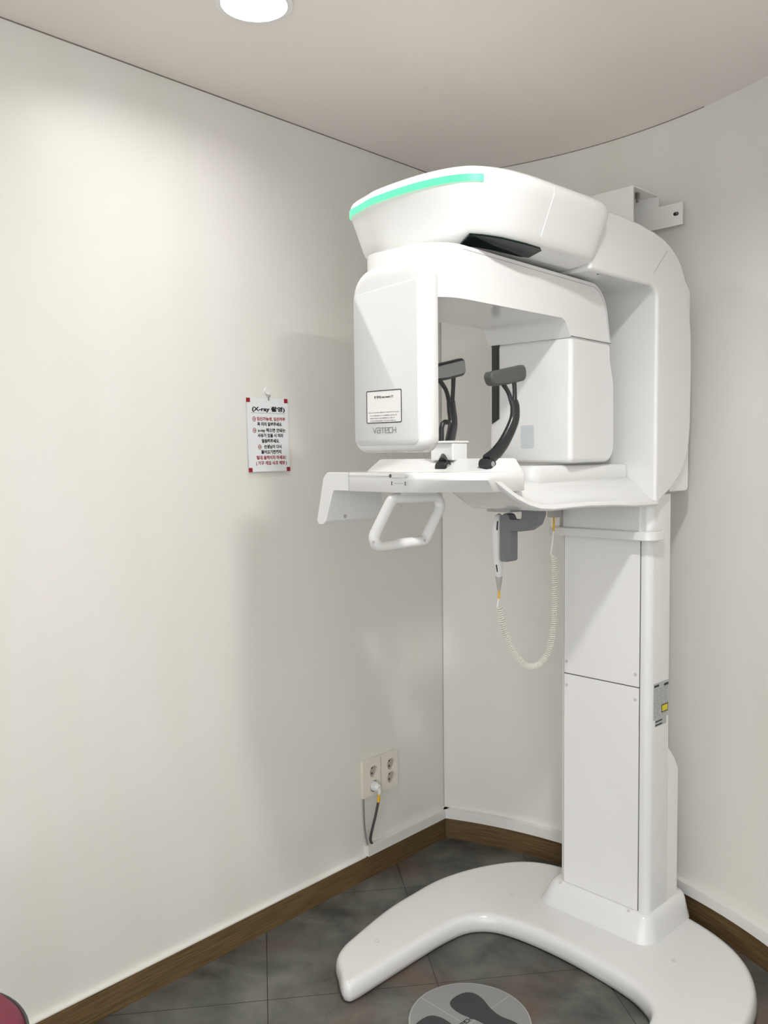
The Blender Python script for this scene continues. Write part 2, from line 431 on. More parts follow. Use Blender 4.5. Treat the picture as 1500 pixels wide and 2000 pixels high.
# ------------------------------------------------------------------ the panoramic x-ray machine
# local frame: x to its right, y towards the wall behind it, z up; origin on the floor at the column's front right edge
MO = (0.70310, 2.35710, 0.0); MR = -math.radians(46.06)
X = empty('x_ray_machine', MO, MR)
tag(X, 'tall white panoramic dental x-ray machine standing on a U-shaped floor base', 'x-ray machine')
CW = -0.125
# floor base
half_l = [(-0.10, 0.212), (-0.272, 0.200), (-0.384, 0.140), (-0.460, 0.012), (-0.499, -0.14), (-0.497, -0.28), (-0.484, -0.407), (-0.444, -0.580), (-0.425, -0.635), (-0.398, -0.672),
          (-0.350, -0.703), (-0.312, -0.728), (-0.290, -0.732), (-0.277, -0.712), (-0.279, -0.62), (-0.285, -0.45), (-0.285, -0.34), (-0.272, -0.265), (-0.228, -0.214), (-0.150, -0.190), (-0.03, -0.182),
          (0.09, -0.189), (0.20, -0.205), (0.265, -0.228), (0.315, -0.27), (0.338, -0.35), (0.336, -0.47), (0.322, -0.62), (0.312, -0.712), (0.322, -0.732), (0.342, -0.730), (0.380, -0.703), (0.425, -0.655),
          (0.460, -0.560), (0.490, -0.407), (0.505, -0.25), (0.494, -0.10), (0.450, 0.02), (0.370, 0.115), (0.25, 0.180), (0.10, 0.212)]
base = [(p.x + CW, p.y) for p in catmull([(x, y) for x, y in half_l], 5)]
bm = bmesh.new()
rings(bm, [(0.003, inset(base, 0.006)), (0.006, inset(base, 0.002)), (0.020, inset(base, -0.002)), (0.036, inset(base, 0.0)), (0.045, inset(base, 0.003)), (0.0515, inset(base, 0.008)), (0.055, inset(base, 0.016)), (0.0557, inset(base, 0.026))])
obj('floor_base', bm, white, X, ang=60)
fb = bpy.data.objects['floor_base']
def ring_mark(name, x, y, z, r, parent, mt=screw_m, rot=None):
    bm = bmesh.new(); seg = 24
    R = [[bm.verts.new((x + q * math.cos(2 * PI * k / seg), y + q * math.sin(2 * PI * k / seg), zz)) for k in range(seg)] for q, zz in ((r, z), (r, z + .0008), (r * .78, z + .0008), (r * .78, z))]
    for a, b in zip(R, R[1:] + R[:1]):
        for k in range(seg): bm.faces.new((a[k], a[(k + 1) % seg], b[(k + 1) % seg], b[k]))
    return obj(name, bm, mt, parent)
for x, y in ((-0.500, -0.541), (-0.387, -0.071)): ring_mark('levelling_cap', x, y, 0.0555, 0.0085, fb)
bm = bmesh.new(); cyl(bm, (0.134, -0.045, 0.0555), (0, 0, 1), 0.0065, 0.001); obj('levelling_cap', bm, screw_m, fb)
# foot cover around the column
def ro(x0, x1, y0, y1, r): return fillet([(x0, y0), (x1, y0), (x1, y1), (x0, y1)], r, 8)
cov = [(0.054, ro(-0.322, 0.062, -0.046, 0.226, 0.052)), (0.062, ro(-0.320, 0.060, -0.044, 0.226, 0.052)), (0.070, ro(-0.316, 0.056, -0.040, 0.226, 0.050)), (0.105, ro(-0.297, 0.046, -0.024, 0.218, 0.036)),
       (0.117, ro(-0.289, 0.041, -0.017, 0.214, 0.030)), (0.1225, ro(-0.281, 0.036, -0.009, 0.208, 0.026)), (0.124, ro(-0.272, 0.033, -0.003, 0.20, 0.022))]
bm = bmesh.new(); rings(bm, cov); obj('column_foot_cover', bm, white, X, ang=60)
fc = bpy.data.objects['column_foot_cover']
for x in (-0.252, -0.022): bm = bmesh.new(); cyl(bm, (x, -0.011, 0.1215), (0, -0.5, 1), 0.0045, 0.0015, 12); obj('screw_cap', bm, screw_m, fc)
# column
colp = fillet([(-0.262, 0.003), (0.030, 0.003), (0.030, 0.112), (-0.262, 0.112)], [0.014, 0.022, 0.003, 0.003], 8)
bm = bmesh.new(); prism(bm, colp, 'z', 0.10, 1.30); column = obj('column', bm, white_soft, X)
for z0, z1 in ((0.1245, 0.7625), (0.7655, 1.19)):
    bm = B((-0.2465, -0.0005, z0), (-0.0012, 0.006, z1)); p = obj('front_panel', bm, panel_white, X, bevel=0.001, seg=2)
    for x in (-0.238, -0.012):
        z = 0.729 if z0 < 0.5 else 0.800
        bm = bmesh.new(); cyl(bm, (x, -0.0005, z), (0, -1, 0), 0.0048, 0.0008, 16); obj('screw_cap', bm, screw_m, p)
for x in (-0.2477, 0.0): obj('panel_seam', B((x - 0.0011, 0.0022, 0.1245), (x + 0.0011, 0.0035, 1.19)), seam_m, column, smooth=False)
obj('panel_seam', B((-0.2465, 0.0005, 0.7627), (-0.0012, 0.0035, 0.7653)), seam_m, column, smooth=False)
# rear foot bracket behind the column
bm = bmesh.new(); prism(bm, fillet([(0.112, 0.056), (0.172, 0.056), (0.172, 0.50), (0.150, 0.535), (0.112, 0.575)], [0, 0, .03, .03, 0], 5), 'x', -0.25, 0.029)
obj('rear_foot_bracket', bm, white_metal, X)
# rating plate
pl = bmesh.new(); box(pl, (0.030, 0.024, 0.672), (0.0307, 0.107, 0.775)); plate = obj('rating_plate', pl, label_m, X, smooth=False)
fr = (Vector((0.0307, 0, 0)), Vector((0, 1, 0)), Vector((0, 0, 1)), Vector((1, 0, 0)))
bm = bmesh.new()
ribbon(bm, [(0.030, 0.767), (0.050, 0.767)], 0.006, 0.0003, fr); obj('plate_heading', bm, frame_m, plate, smooth=False); bm = bmesh.new(); ribbon(bm, [(0.085, 0.764), (0.103, 0.764)], 0.007, 0.0003, fr)
random.seed(2)
obj('plate_print', bm, frame_m, plate, smooth=False)
bm = bmesh.new(); z = 0.756
while z > 0.679:
    y = 0.028 + random.choice((0, 0, .012))
    while y < (0.064 if 0.684 < z < 0.712 else 0.095):
        l = random.uniform(.006, .016); ribbon(bm, [(y, z), (min(y + l, .102), z)], 0.0017, 0.0002, fr); y += l + random.uniform(.003, .012)
    z -= 0.0062
obj('plate_print', bm, ink_g, plate, smooth=False)
obj('warning_label', B((0.0307, 0.068, 0.686), (0.0311, 0.105, 0.709)), frame_m, plate, smooth=False)
obj('warning_label', B((0.0309, 0.071, 0.689), (0.0313, 0.102, 0.706)), yel_l, plate, smooth=False)
lp = obj('serial_label', B((0.030, 0.034, 0.651), (0.0306, 0.096, 0.672)), label_m, X, smooth=False)
bm = bmesh.new()
for z in (0.666, 0.656): ribbon(bm, [(0.037, z), (0.070, z)], 0.0042, 0.0003, (Vector((0.0306, 0, 0)), fr[1], fr[2], fr[3]))
obj('serial_print', bm, frame_m, lp, smooth=False)
# collar shelf and upper block
bm = bmesh.new(); sh = ro(-0.286, 0.057, -0.040, 0.050, 0.030)
rings(bm, [(1.178, inset(sh, 0.002)), (1.180, sh), (1.200, sh), (1.2025, inset(sh, 0.0025))]); obj('collar_shelf', bm, white, X)
bm = B((-0.236, -0.026, 1.200), (0.014, 0.05, 1.29)); obj('collar_block', bm, white_soft, X, bevel=0.004)
obj('collar_block', B((-0.262, -0.004, 1.200), (-0.236, 0.05, 1.28)), mat('beige_plastic', (0.48, 0.46, 0.43), 0.5), X, bevel=0.002)

# carriage (vertical part of the C-shaped body) ------------------------------------
prof = [(-0.335, 1.852), (-0.12, 1.852)] + fillet([(-0.335, 1.852), (-0.014, 1.852), (-0.014, 1.6)], [0, 0.035, 0], 8)[1:-1] + [(-0.014, 1.60), (-0.014, 1.276)]
prof += [(-0.002, 1.279), (0.018, 1.288), (0.042, 1.301), (0.072, 1.315), (0.105, 1.337), (0.130, 1.358), (0.152, 1.385), (0.166, 1.412), (0.175, 1.445), (0.181, 1.50), (0.183, 1.65),
         (0.180, 1.74), (0.167, 1.82), (0.157, 1.855), (0.140, 1.897), (0.118, 1.930), (0.092, 1.952), (0.057, 1.971), (0.02, 1.984), (-0.03, 1.993), (-0.10, 2.001), (-0.20, 2.006), (-0.335, 2.004)]
bm = bmesh.new(); prism(bm, prof, 'x', CW - 0.177, 0.052); carriage = obj('carriage', bm, white, X, bevel=0.024, seg=6)
# joint line between upper arm and carriage
fr = (Vector((0.0522, 0, 0)), Vector((0, 1, 0)), Vector((0, 0, 1)), Vector((1, 0, 0)))
bm = bmesh.new(); ribbon(bm, [(-0.035, 1.885), (0.034, 1.952)], 0.0012, 0.0003, fr); obj('joint_line', bm, ink_g, carriage, smooth=False)
obj('joint_line', B((-0.27, -0.0148, 1.8455), (0.040, -0.0135, 1.8465)), ink_g, carriage, smooth=False)
# back cover
bm = bmesh.new(); prism(bm, [(0.10, 1.306), (0.196, 1.306), (0.205, 1.315), (0.205, 1.868), (0.155, 1.915), (0.10, 1.935)], 'x', CW - 0.155, 0.034)
obj('back_cover', bm, white_metal, X, bevel=0.004)

# upper arm -----------------------------------------------------------------------
WL, WR = -0.345, 0.100
arm = [(WL + 0.006, -0.34), (WL, -0.45), (WL, -0.60), (WL + 0.001, -0.700), (WL + 0.010, -0.745), (WL + 0.035, -0.775), (WL + 0.09, -0.792), (-0.20, -0.806), (-0.10, -0.810), (-0.03, -0.803), (0.025, -0.785), (0.060, -0.755), (0.086, -0.700), (0.098, -0.63),
       (WR, -0.55), (WR, -0.45), (WR, -0.38), (0.096, -0.338), (0.083, -0.308), (0.060, -0.286), (0.028, -0.272), (-0.02, -0.266), (-0.12, -0.264), (-0.22, -0.266), (WL + 0.075, -0.272), (WL + 0.040, -0.286), (WL + 0.018, -0.308)]
arm = [(p.x, p.y) for p in catmull(arm, 6)]
def scaled(pts, d, front=0.0):
    q = inset(pts, d)
    return q
bm = bmesh.new()
rings(bm, [(1.8560, inset(arm, 0.092)), (1.8565, inset(arm, 0.086)), (1.862, inset(arm, 0.066)), (1.867, inset(arm, 0.048)), (1.8715, inset(arm, 0.040)), (1.878, inset(arm, 0.0345)), (1.888, inset(arm, 0.0300)), (1.905, inset(arm, 0.0240)), (1.93, inset(arm, 0.0155)), (1.965, inset(arm, 0.003)), (1.975, inset(arm, 0.0)), (1.985, inset(arm, 0.0)), (1.992, inset(arm, 0.002)),
           (1.998, inset(arm, 0.006)), (2.0035, inset(arm, 0.013)), (2.006, inset(arm, 0.024)), (2.0068, inset(arm, 0.04))])
upper = obj('upper_arm', bm, white, X, ang=60)
# green light strip following the front of the arm
def strip_obj(name, pts, z0, z1, off, mt, parent, zshift=None):
    bm = bmesh.new(); P = [Vector(p) for p in pts]; n = len(P); o1 = []
    for i in range(n):
        t = (P[min(i + 1, n - 1)] - P[max(i - 1, 0)]).normalized(); o1.append(P[i] + Vector((t.y, -t.x)) * off)
    for i in range(n - 1):
        v = [bm.verts.new((a.x, a.y, z)) for z in (z0, z1) for a in (P[i], P[i + 1], o1[i + 1], o1[i])]
        for f in ((0, 1, 2, 3), (4, 5, 6, 7), (2, 3, 7, 6), (0, 1, 5, 4)): bm.faces.new([v[k] for k in f])
        if i == 0: bm.faces.new((v[0], v[3], v[7], v[4]))
        if i == n - 2: bm.faces.new((v[1], v[2], v[6], v[5]))
    bmesh.ops.remove_doubles(bm, verts=bm.verts, dist=1e-6)
    return obj(name, bm, mt, parent)
fi = [i for i, p in enumerate(arm) if p[1] < -0.66 and p[0] < 0.066]
st = [arm[i] for i in fi]
strip_obj('light_strip', st, 1.9690, 1.9835, 0.0012, green_m, upper)
# joint on the arm side, with its light reflection painted in white
sj = [p for p in arm if p[0] > 0.09 and -0.52 < p[1] < -0.505]
bm = bmesh.new()
jl = [(0.0995, 1.990), (0.1002, 1.978), (0.0985, 1.967), (0.0850, 1.930), (0.0765, 1.905), (0.0705, 1.888)]
tube(bm, [(x + 0.0000, -0.552 - 0.25 * (0.1 - x), z) for x, z in jl], 0.0009, 6); obj('joint_line', bm, mat('joint_glint', (0.86, 0.86, 0.86), 0.2), upper, ang=60)
# dark glossy window on the underside
bm = bmesh.new()
wo = [(0.034, -0.756), (0.046, -0.728), (0.057, -0.68), (0.060, -0.60), (0.058, -0.545), (0.050, -0.528)]; wi = [(-0.010, -0.735), (0.004, -0.70), (0.010, -0.66), (0.011, -0.60), (0.012, -0.56), (0.020, -0.535)]
A = [[bm.verts.new((p[0], p[1], z)) for p in q] for q, z in ((wo, 1.8662), (wi, 1.8552), (wi, 1.8600), (wo, 1.8700))]
for u, v in zip(A, A[1:] + A[:1]):
    for k in range(len(wo) - 1): bm.faces.new((u[k], u[k + 1], v[k + 1], v[k]))
bm.faces.new([q[0] for q in A]); bm.faces.new([q[-1] for q in A][::-1])
obj('dark_window', bm, glass_m, upper)
bm = bmesh.new(); cyl(bm, (0.035, -0.30, 1.853), (0, 0, 1), 0.003, 0.004, 10); cyl(bm, (0.035, -0.275, 1.851), (0, 0, 1), 0.003, 0.004, 10); obj('screw', bm, seam_m, carriage)

# gantry ---------------------------------------------------------------------------
GL, GR = -0.112, 0.130
G = bpy.data.objects.new('rotating_gantry', None)
gp = fillet([(-0.363, 1.7365), (-0.363, 1.846), (0.335, 1.846), (0.372, 1.70), (0.164, 1.70), (0.135, 1.742), (-0.335, 1.737)], [0, 0.006, 0.085, 0, 0.0, 0.03, 0.02], 8)
bm = bmesh.new(); gl = [(x, y) for x, y in gp]
def gxform(o): o.location = (CW, -0.5, 0); o.rotation_euler = (0, 0, math.radians(4.3)); return o
YF, RC = -0.352, 0.075
def front_y(x):
    d = 0.0
    if x > GR - RC: d = RC - math.sqrt(max(0, RC * RC - (x - (GR - RC)) ** 2))
    if x < GL + RC: d = RC - math.sqrt(max(0, RC * RC - ((GL + RC) - x) ** 2))
    return d
xs = sorted(set([GL + RC * (1 - math.cos(PI / 2 * k / 10)) for k in range(11)] + [GR - RC * (1 - math.cos(PI / 2 * k / 10)) for k in range(11)]))
loft(bm, [[(x, (max(y, YF) + front_y(x)) if y < -0.30 else y, z) for y, z in gl] for x in xs])
gan = gxform(obj('rotating_gantry', bm, white, X, bevel=0.006, seg=3, ang=40)); gan.name = 'rotating_gantry'
bpy.data.objects.remove(G)
# rim line along the top of the gantry side
fr = (Vector((GR, 0, 0)), Vector((0, 1, 0)), Vector((0, 0, 1)), Vector((1, 0, 0)))
top = [(-0.345, 1.8385), (0.255, 1.8385)] + [(0.3265 - 0.0 + 0.0, 1.8385)] * 0
bm = bmesh.new()
arc_pts = [(y, z - 0.0) for y, z in fillet([(-0.36, 1.838), (0.329, 1.838), (0.366, 1.70)], [0, 0.078, 0], 8)][1:-1]
ribbon(bm, [(-0.275, 1.838)] + arc_pts[1:] + [(0.3655, 1.71)], 0.0011, 0.0003, fr); obj('rim_line', bm, ink_g, gan, smooth=False)
# tube-side head (rear box)
rb = [(GR - 0.000, 0), ]
hp = fillet([(0.164, 1.392), (0.396, 1.392), (0.394, 1.60), (0.373, 1.660), (0.371, 1.7025), (0.164, 1.7025)], [0.012, 0.045, 0.05, 0.03, 0, 0], 6)
bm = bmesh.new(); prism(bm, hp, 'x', GL - 0.002, GR + 0.002); head = obj('tube_head', bm, white, gan, bevel=0.018, seg=5)
obj('seam', B((GL + 0.003, 0.168, 1.7010), (GR - 0.001, 0.3705, 1.7050)), seam_m, gan, smooth=False)
obj('seam', B((GL - 0.0005, 0.1635, 1.7015), (GR + 0.0008, 0.1755, 1.7035)), seam_m, gan, smooth=False)
obj('seam', B((GR - 0.004, 0.172, 1.7015), (GR + 0.0008, 0.3715, 1.7035)), seam_m, gan, smooth=False)
bm = bmesh.new(); prism(bm, [(-0.103, 1.495), (-0.103, 1.70), (-0.080, 1.70), (-0.080, 1.508)], 'y', 0.1625, 0.166); obj('beam_slot', bm, black_m, head, smooth=False)
bm = bmesh.new(); prism(bm, [(-0.097, 1.509), (-0.097, 1.69), (-0.085, 1.69), (-0.085, 1.515)], 'y', 0.1618, 0.166); obj('beam_slot', bm, smoke_m, head, smooth=False)
bm = bmesh.new(); prism(bm, rrect(-0.014, 0.025, 1.430, 1.489, 0.005), 'y', 0.1632, 0.166); obj('sticker', bm, chip_m, head)
# sensor housing (front box)
SL, SR = -0.064, 0.131
so = fillet([(SL, 1.421), (SR, 1.421), (SR, 1.801), (SL, 1.801)], [0.030, 0.030, 0.034, 0.060], 9)
bm = bmesh.new()
rings(bm, [(-0.358, inset(so, 0.014)), (-0.360, inset(so, 0.004)), (-0.364, inset(so, 0.0)), (-0.394, inset(so, 0.0)), (-0.402, inset(so, 0.002)), (-0.4075, inset(so, 0.006)), (-0.4098, inset(so, 0.012)), (-0.4105, inset(so, 0.018)), (-0.411, inset(so, 0.025))], 'y')
sens = obj('sensor_housing', bm, white, gan, ang=60)
po = fillet([(SL + 0.009, 1.436), (SR - 0.014, 1.436), (SR - 0.014, 1.762), (SL + 0.009, 1.748)], [0.014, 0.014, 0.004, 0.01], 6)
bm = bmesh.new(); rings(bm, [(-0.4095, po), (-0.4118, po), (-0.4125, inset(po, 0.0012))], 'y'); face = obj('front_cover', bm, mat('cover_grey_white', (0.58, 0.585, 0.58), 0.38), sens)
fr = (Vector((0, -0.4125, 0)), Vector((1, 0, 0)), Vector((0, 0, 1)), Vector((0, -1, 0)))
# framed notice on the cover
bm = bmesh.new(); a = rrect(-0.0205, 0.0755, 1.4815, 1.5485, 0.003, 4); b = inset(a, 0.0018)
for y0, y1 in ((-0.4125, -0.4130),):
    A = [[bm.verts.new((p[0], y, p[1])) for p in q] for q, y in ((a, y0), (a, y1), (b, y1), (b, y0))]
    for u, v in zip(A, A[1:] + A[:1]):
        for i in range(len(a)): bm.faces.new((u[i], u[(i + 1) % len(a)], v[(i + 1) % len(a)], v[i]))
obj('notice_frame', bm, frame_m, sens, smooth=False)
bm = bmesh.new(); prism(bm, b, 'y', -0.4125, -0.4127); obj('notice_sheet', bm, mat('notice_paper', (0.74, 0.74, 0.72), 0.35), sens, smooth=False)
def F(x, z, y=-0.4127): return (Vector((x, y, z)), Vector((1, 0, 0)), Vector((0, 0, 1)), Vector((0, -1, 0)))
obj('notice_writing', text_mesh('본 장비(Cone beam) CT', 0.0058, F(0.0275, 1.5345), 0.0003, 0.00012, 0.052), frame_m, sens, smooth=False)
bm = bmesh.new(); random.seed(9)
for z, x0, x1 in ((1.5035, -0.014, 0.069), (1.4972, -0.010, 0.063), (1.4918, -0.010, 0.057), (1.4865, -0.010, 0.063)):
    x = x0
    while x < x1 - .002:
        l = random.uniform(.0012, .0042); ribbon(bm, [(x, z), (min(x + l, x1), z)], random.uniform(.0012, .0021), 0.0003, F(0, 0)); x += l + random.uniform(.0018, .0034)
obj('notice_print', bm, ink_g, sens, smooth=False)
obj('maker_logo', logo(F(-0.0025, 1.4615, -0.4125), 0.062, 0.0105, 0.0013), mat('logo_grey', (0.20, 0.20, 0.20), 0.4), sens, smooth=False)

# chinrest arm (hull) ----------------------------------------------------------------
secs = []
for d, wl, wr, zb, zr, zi in ((-0.692, -0.125, 0.040, 1.3550, 1.3745, 1.3760), (-0.672, -0.128, 0.038, 1.3465, 1.3675, 1.3760), (-0.635, -0.132, 0.036, 1.3280, 1.3475, 1.3740), (-0.595, -0.140, 0.034, 1.3095, 1.3280, 1.3680), (-0.55, -0.155, 0.033, 1.2935, 1.3110, 1.360), (-0.505, -0.180, 0.033, 1.2835, 1.3005, 1.354),
                              (-0.455, -0.210, 0.034, 1.2800, 1.2960, 1.350), (-0.40, -0.240, 0.037, 1.2810, 1.2970, 1.349), (-0.32, -0.272, 0.042, 1.2820, 1.2980, 1.348), (-0.22, -0.294, 0.048, 1.2790, 1.2950, 1.348), (-0.12, -0.301, 0.051, 1.2735, 1.2900, 1.348), (0.0, -0.301, 0.0522, 1.2710, 1.2890, 1.348)):
    def P_(x, z): return (x, d, z)
    ff = min(1.0, (wr - wl) / 0.26)
    secs.append([P_(wl + 0.014, zb), P_(wr - 0.014, zb), P_(wr - 0.005, zb + 0.0015), P_(wr, zb + 0.006), P_(wr - 0.001, zr - 0.003), P_(wr - 0.0055, zr), P_(wr - 0.016, zr + 0.0025), P_(wr - 0.030 * ff, zr + (zi - zr) * 0.28), P_(wr - 0.055 * ff, zr + (zi - zr) * 0.72), P_(wr - 0.08 * ff, zi),
                 P_(wl + 0.08 * ff, zi), P_(wl + 0.055 * ff, zr + (zi - zr) * 0.72), P_(wl + 0.030 * ff, zr + (zi - zr) * 0.28), P_(wl + 0.016, zr + 0.0025), P_(wl + 0.0055, zr), P_(wl + 0.001, zr - 0.003), P_(wl, zb + 0.006), P_(wl + 0.005, zb + 0.0015)])
bm = bmesh.new(); loft(bm, secs); hull = obj('chinrest_arm', bm, white, X, ang=50)
bm = bmesh.new(); hb = ro(-0.150, -0.028, -0.452, 0.0, 0.034)
rings(bm, [(1.335, inset(hb, 0.006)), (1.345, inset(hb, 0.004)), (1.352, inset(hb, 0.001)), (1.368, hb), (1.382, inset(hb, 0.003)), (1.3865, inset(hb, 0.010)), (1.3868, inset(hb, 0.02))]); obj('arm_hub', bm, white, hull, ang=50)
# chinrest table
tp = fillet([(-0.385, -0.800), (-0.112, -0.800), (0.042, -0.706), (0.030, -0.560), (-0.20, -0.550), (-0.385, -0.550)], [0.006, 0.15, 0.010, 0.01, 0.01, 0.006], 8)
def low(p):   # lower edge pulls back under the slanted right front
    k = max(0.0, min(1.0, (p[0] + 0.14) / 0.10)) if p[1] < -0.69 else 0.0
    return (p[0] - 0.012 * k, p[1] + 0.030 * k)
bm = bmesh.new(); rings(bm, [(1.333, [low(p) for p in inset(tp, 0.002)]), (1.3355, [low(p) for p in tp]), (1.360, tp), (1.3735, tp), (1.3765, inset(tp, 0.003)), (1.377, inset(tp, 0.006))])
table = obj('chinrest_table', bm, white, X, ang=45)
strip_obj('seam', [(-0.375, -0.8003), (-0.150, -0.8003)], 1.3685, 1.3692, 0.0004, ink_g, table)
# left grip wall hanging from the table end
lg = fillet([(-0.355, 1.3335), (-0.355, 1.262), (-0.3625, 1.2535), (-0.379, 1.2535), (-0.3885, 1.263), (-0.3885, 1.366), (-0.374, 1.3768), (-0.30, 1.3768), (-0.30, 1.3335)], [0.006, 0.003, 0.002, .003, .003, .008, .01, 0, 0], 5)
bm = bmesh.new()
A = [bm.verts.new((x, -0.803 - max(0, 1.333 - z) * 0.33, z)) for x, z in lg]; Bv = [bm.verts.new((x, -0.640 - max(0, 1.333 - z) * 0.05, z)) for x, z in lg]
for i in range(len(lg)): bm.faces.new((A[i], A[(i + 1) % len(lg)], Bv[(i + 1) % len(lg)], Bv[i]))
bm.faces.new(A); bm.faces.new(Bv[::-1]); grip = obj('side_grip', bm, white_soft, X, bevel=0.003, seg=3)
bm = bmesh.new(); cyl(bm, (-0.355, -0.765, 1.270), (1, 0, 0), 0.005, 0.001, 14); obj('screw_cap', bm, grey_m, grip)
# raised centre block behind
bl = [(-0.375, -0.672), (-0.02, -0.672), (0.016, -0.664), (0.026, -0.640), (0.022, -0.560), (-0.360, -0.560)]
bt = [(-0.385, -0.622), (-0.04, -0.622), (0.000, -0.618), (0.010, -0.606), (0.008, -0.566), (-0.368, -0.566)]
bm = bmesh.new(); rings(bm, [(1.370, bl), (1.378, bl), (1.404, bt), (1.4065, inset(bt, 0.004))]); block = obj('table_block', bm, white, X, bevel=0.003, seg=3)
# slider and index marks on the table front
bm = bmesh.new(); rings(bm, [(-0.8003, rrect(-0.158, -0.108, 1.3655, 1.3745, 0.004)), (-0.807, rrect(-0.157, -0.109, 1.3665, 1.3735, 0.0035))], 'y'); sl = obj('slider_knob', bm, white_soft, table)
bm = bmesh.new(); cyl(bm, (-0.1545, -0.8072, 1.370), (0, 1, 0), 0.0042, 0.001, 14); obj('knob_recess', bm, seam_m, sl)
bm = bmesh.new(); Fr = (Vector((0, -0.8000, 0)), Vector((1, 0, 0)), Vector((0, 0, 1)), Vector((0, -1, 0)))
for x0 in (-0.158, -0.116):
    ribbon(bm, [(x0, 1.3495), (x0, 1.3570)], 0.0011, 0.0003, Fr); ribbon(bm, [(x0, 1.3535), (x0 + 0.0025, 1.3560), (x0 + 0.0005, 1.3575)], 0.0009, 0.0003, Fr); ribbon(bm, [(x0 + .0004, 1.3530), (x0 + 0.0030, 1.3495)], 0.0009, 0.0003, Fr)
for x0 in (-0.149, -0.144, -0.139, -0.134, -0.129, -0.124): ribbon(bm, [(x0, 1.3535), (x0 + .0003, 1.3535)], 0.0010, 0.0003, Fr)
obj('index_marks', bm, frame_m, table, smooth=False)
# front handle loop
hw = -0.165
h3 = fillet([(-0.792, 1.318), (-0.868, 1.2135), (-0.688, 1.2165), (-0.612, 1.318)], [0.022, 0.02, 0.02, 0.022], 6)
bm = bmesh.new(); tube(bm, [(hw, y, z) for y, z in h3], [0.0125] * len(h3), 14, closed=True); handle = obj('handle', bm, white_soft, X, ang=60)
bm = bmesh.new(); box(bm, (hw - 0.010, -0.770, 1.322), (hw + 0.010, -0.650, 1.336)); obj('handle_mount', bm, white_soft, handle, bevel=0.002)
for y, z in ((-0.775, 1.302), (-0.862, 1.227), (-0.700, 1.219)): bm = bmesh.new(); cyl(bm, (hw + 0.0120, y, z), (1, 0, 0), 0.0035, 0.0012, 12); obj('screw_cap', bm, grey_m, handle)
# chin support
bm = bmesh.new(); box(bm, (-0.188, -0.640, 1.402), (-0.118, -0.588, 1.4425)); chin = obj('chin_support', bm, white_soft, X, bevel=0.003)
obj('support_cap', B((-0.190, -0.646, 1.4425), (-0.1165, -0.584, 1.4480)), white_soft, chin, bevel=0.0015)
bm = bmesh.new(); tube(bm, [(-0.160, -0.632, 1.447), (-0.160, -0.632, 1.478), (-0.160, -0.628, 1.488), (-0.160, -0.620, 1.4925), (-0.160, -0.608, 1.4925)], 0.0062, 10); obj('bite_block_holder', bm, black_m, chin, ang=60)

# temple supports --------------------------------------------------------------------
def temple(path, pr_out, pr_in, pad, padw, inner):
    sp = catmull([Vector(p) for p in path], 6, closed=False); n = len(sp)
    bm = bmesh.new(); tube(bm, sp, [0.0175 - 0.0045 * (i / (n - 1)) for i in range(n)], 14, flat=((1, 0, 0), 0.62)); st_ = obj('temple_support', bm, smoke_m, X, ang=60)
    for pp in (pr_out, pr_in):
        q = catmull([Vector(p) for p in pp], 5, closed=False); bm = bmesh.new(); tube(bm, q, [0.0068 - 0.0008 * math.sin(PI * i / (len(q) - 1)) for i in range(len(q))], 10, flat=((1, 0, 0), 0.75)); obj('fork_prong', bm, black_m, st_, ang=60)
    (y0, z0), (y1, z1), hgt = pad; x = padw
    t = Vector((y1 - y0, z1 - z0)).normalized(); nn = Vector((-t.y, t.x))
    q = [(y0 - t.x * .0 + nn.x * hgt * .30, z0 + nn.y * hgt * .30), (y1 + nn.x * hgt * .5, z1 + nn.y * hgt * .5), (y1 - nn.x * hgt * .55, z1 - nn.y * hgt * .55), ((y0 + y1) / 2 - nn.x * hgt * .65, (z0 + z1) / 2 - nn.y * hgt * .65), (y0 + t.x * .012 - nn.x * hgt * .6, z0 + t.y * .012 - nn.y * hgt * .6)]
    q = fillet(q, [.014, .013, .018, .03, .018], 6)
    bm = bmesh.new(); rings(bm, [(x - 0.012, inset(q, 0.004)), (x - 0.010, inset(q, 0.001)), (x, q), (x + 0.009, inset(q, 0.001)), (x + 0.012, inset(q, 0.005))], 'x')
    pd = obj('temple_pad', bm, pad_m if not inner else black_m, st_)
    if inner:
        bm = bmesh.new(); rings(bm, [(x + 0.010, inset(q, 0.006)), (x + 0.0135, inset(q, 0.007)), (x + 0.0145, inset(q, 0.010))], 'x'); obj('pad_cushion', bm, pad_l, pd)
    # pivot clamp at the foot
    b0 = Vector(path[0]); bm = bmesh.new(); cyl(bm, b0 + Vector((-0.016, 0, -0.006)), (1, 0, 0), 0.0125, 0.032, 18); box(bm, b0 + Vector((-0.009, -0.010, -0.022)), b0 + Vector((0.009, 0.012, 0.006)))
    cl = obj('pivot_clamp', bm, black_m, st_, bevel=0.002, seg=2)
    bm = bmesh.new(); cyl(bm, b0 + Vector((0.016, 0, -0.006)), (1, 0, 0), 0.006, 0.001, 14); obj('pivot_pin', bm, pad_l, cl)
temple([(-0.008, -0.650, 1.400), (-0.012, -0.616, 1.416), (-0.013, -0.580, 1.446), (-0.012, -0.549, 1.490), (-0.012, -0.544, 1.520), (-0.015, -0.546, 1.538)],
       [(-0.016, -0.540, 1.535), (-0.019, -0.536, 1.560), (-0.021, -0.536, 1.590)], [(-0.016, -0.551, 1.533), (-0.019, -0.560, 1.556), (-0.021, -0.580, 1.578)],
       ((-0.637, 1.586), (-0.500, 1.606), 0.036), -0.022, False)
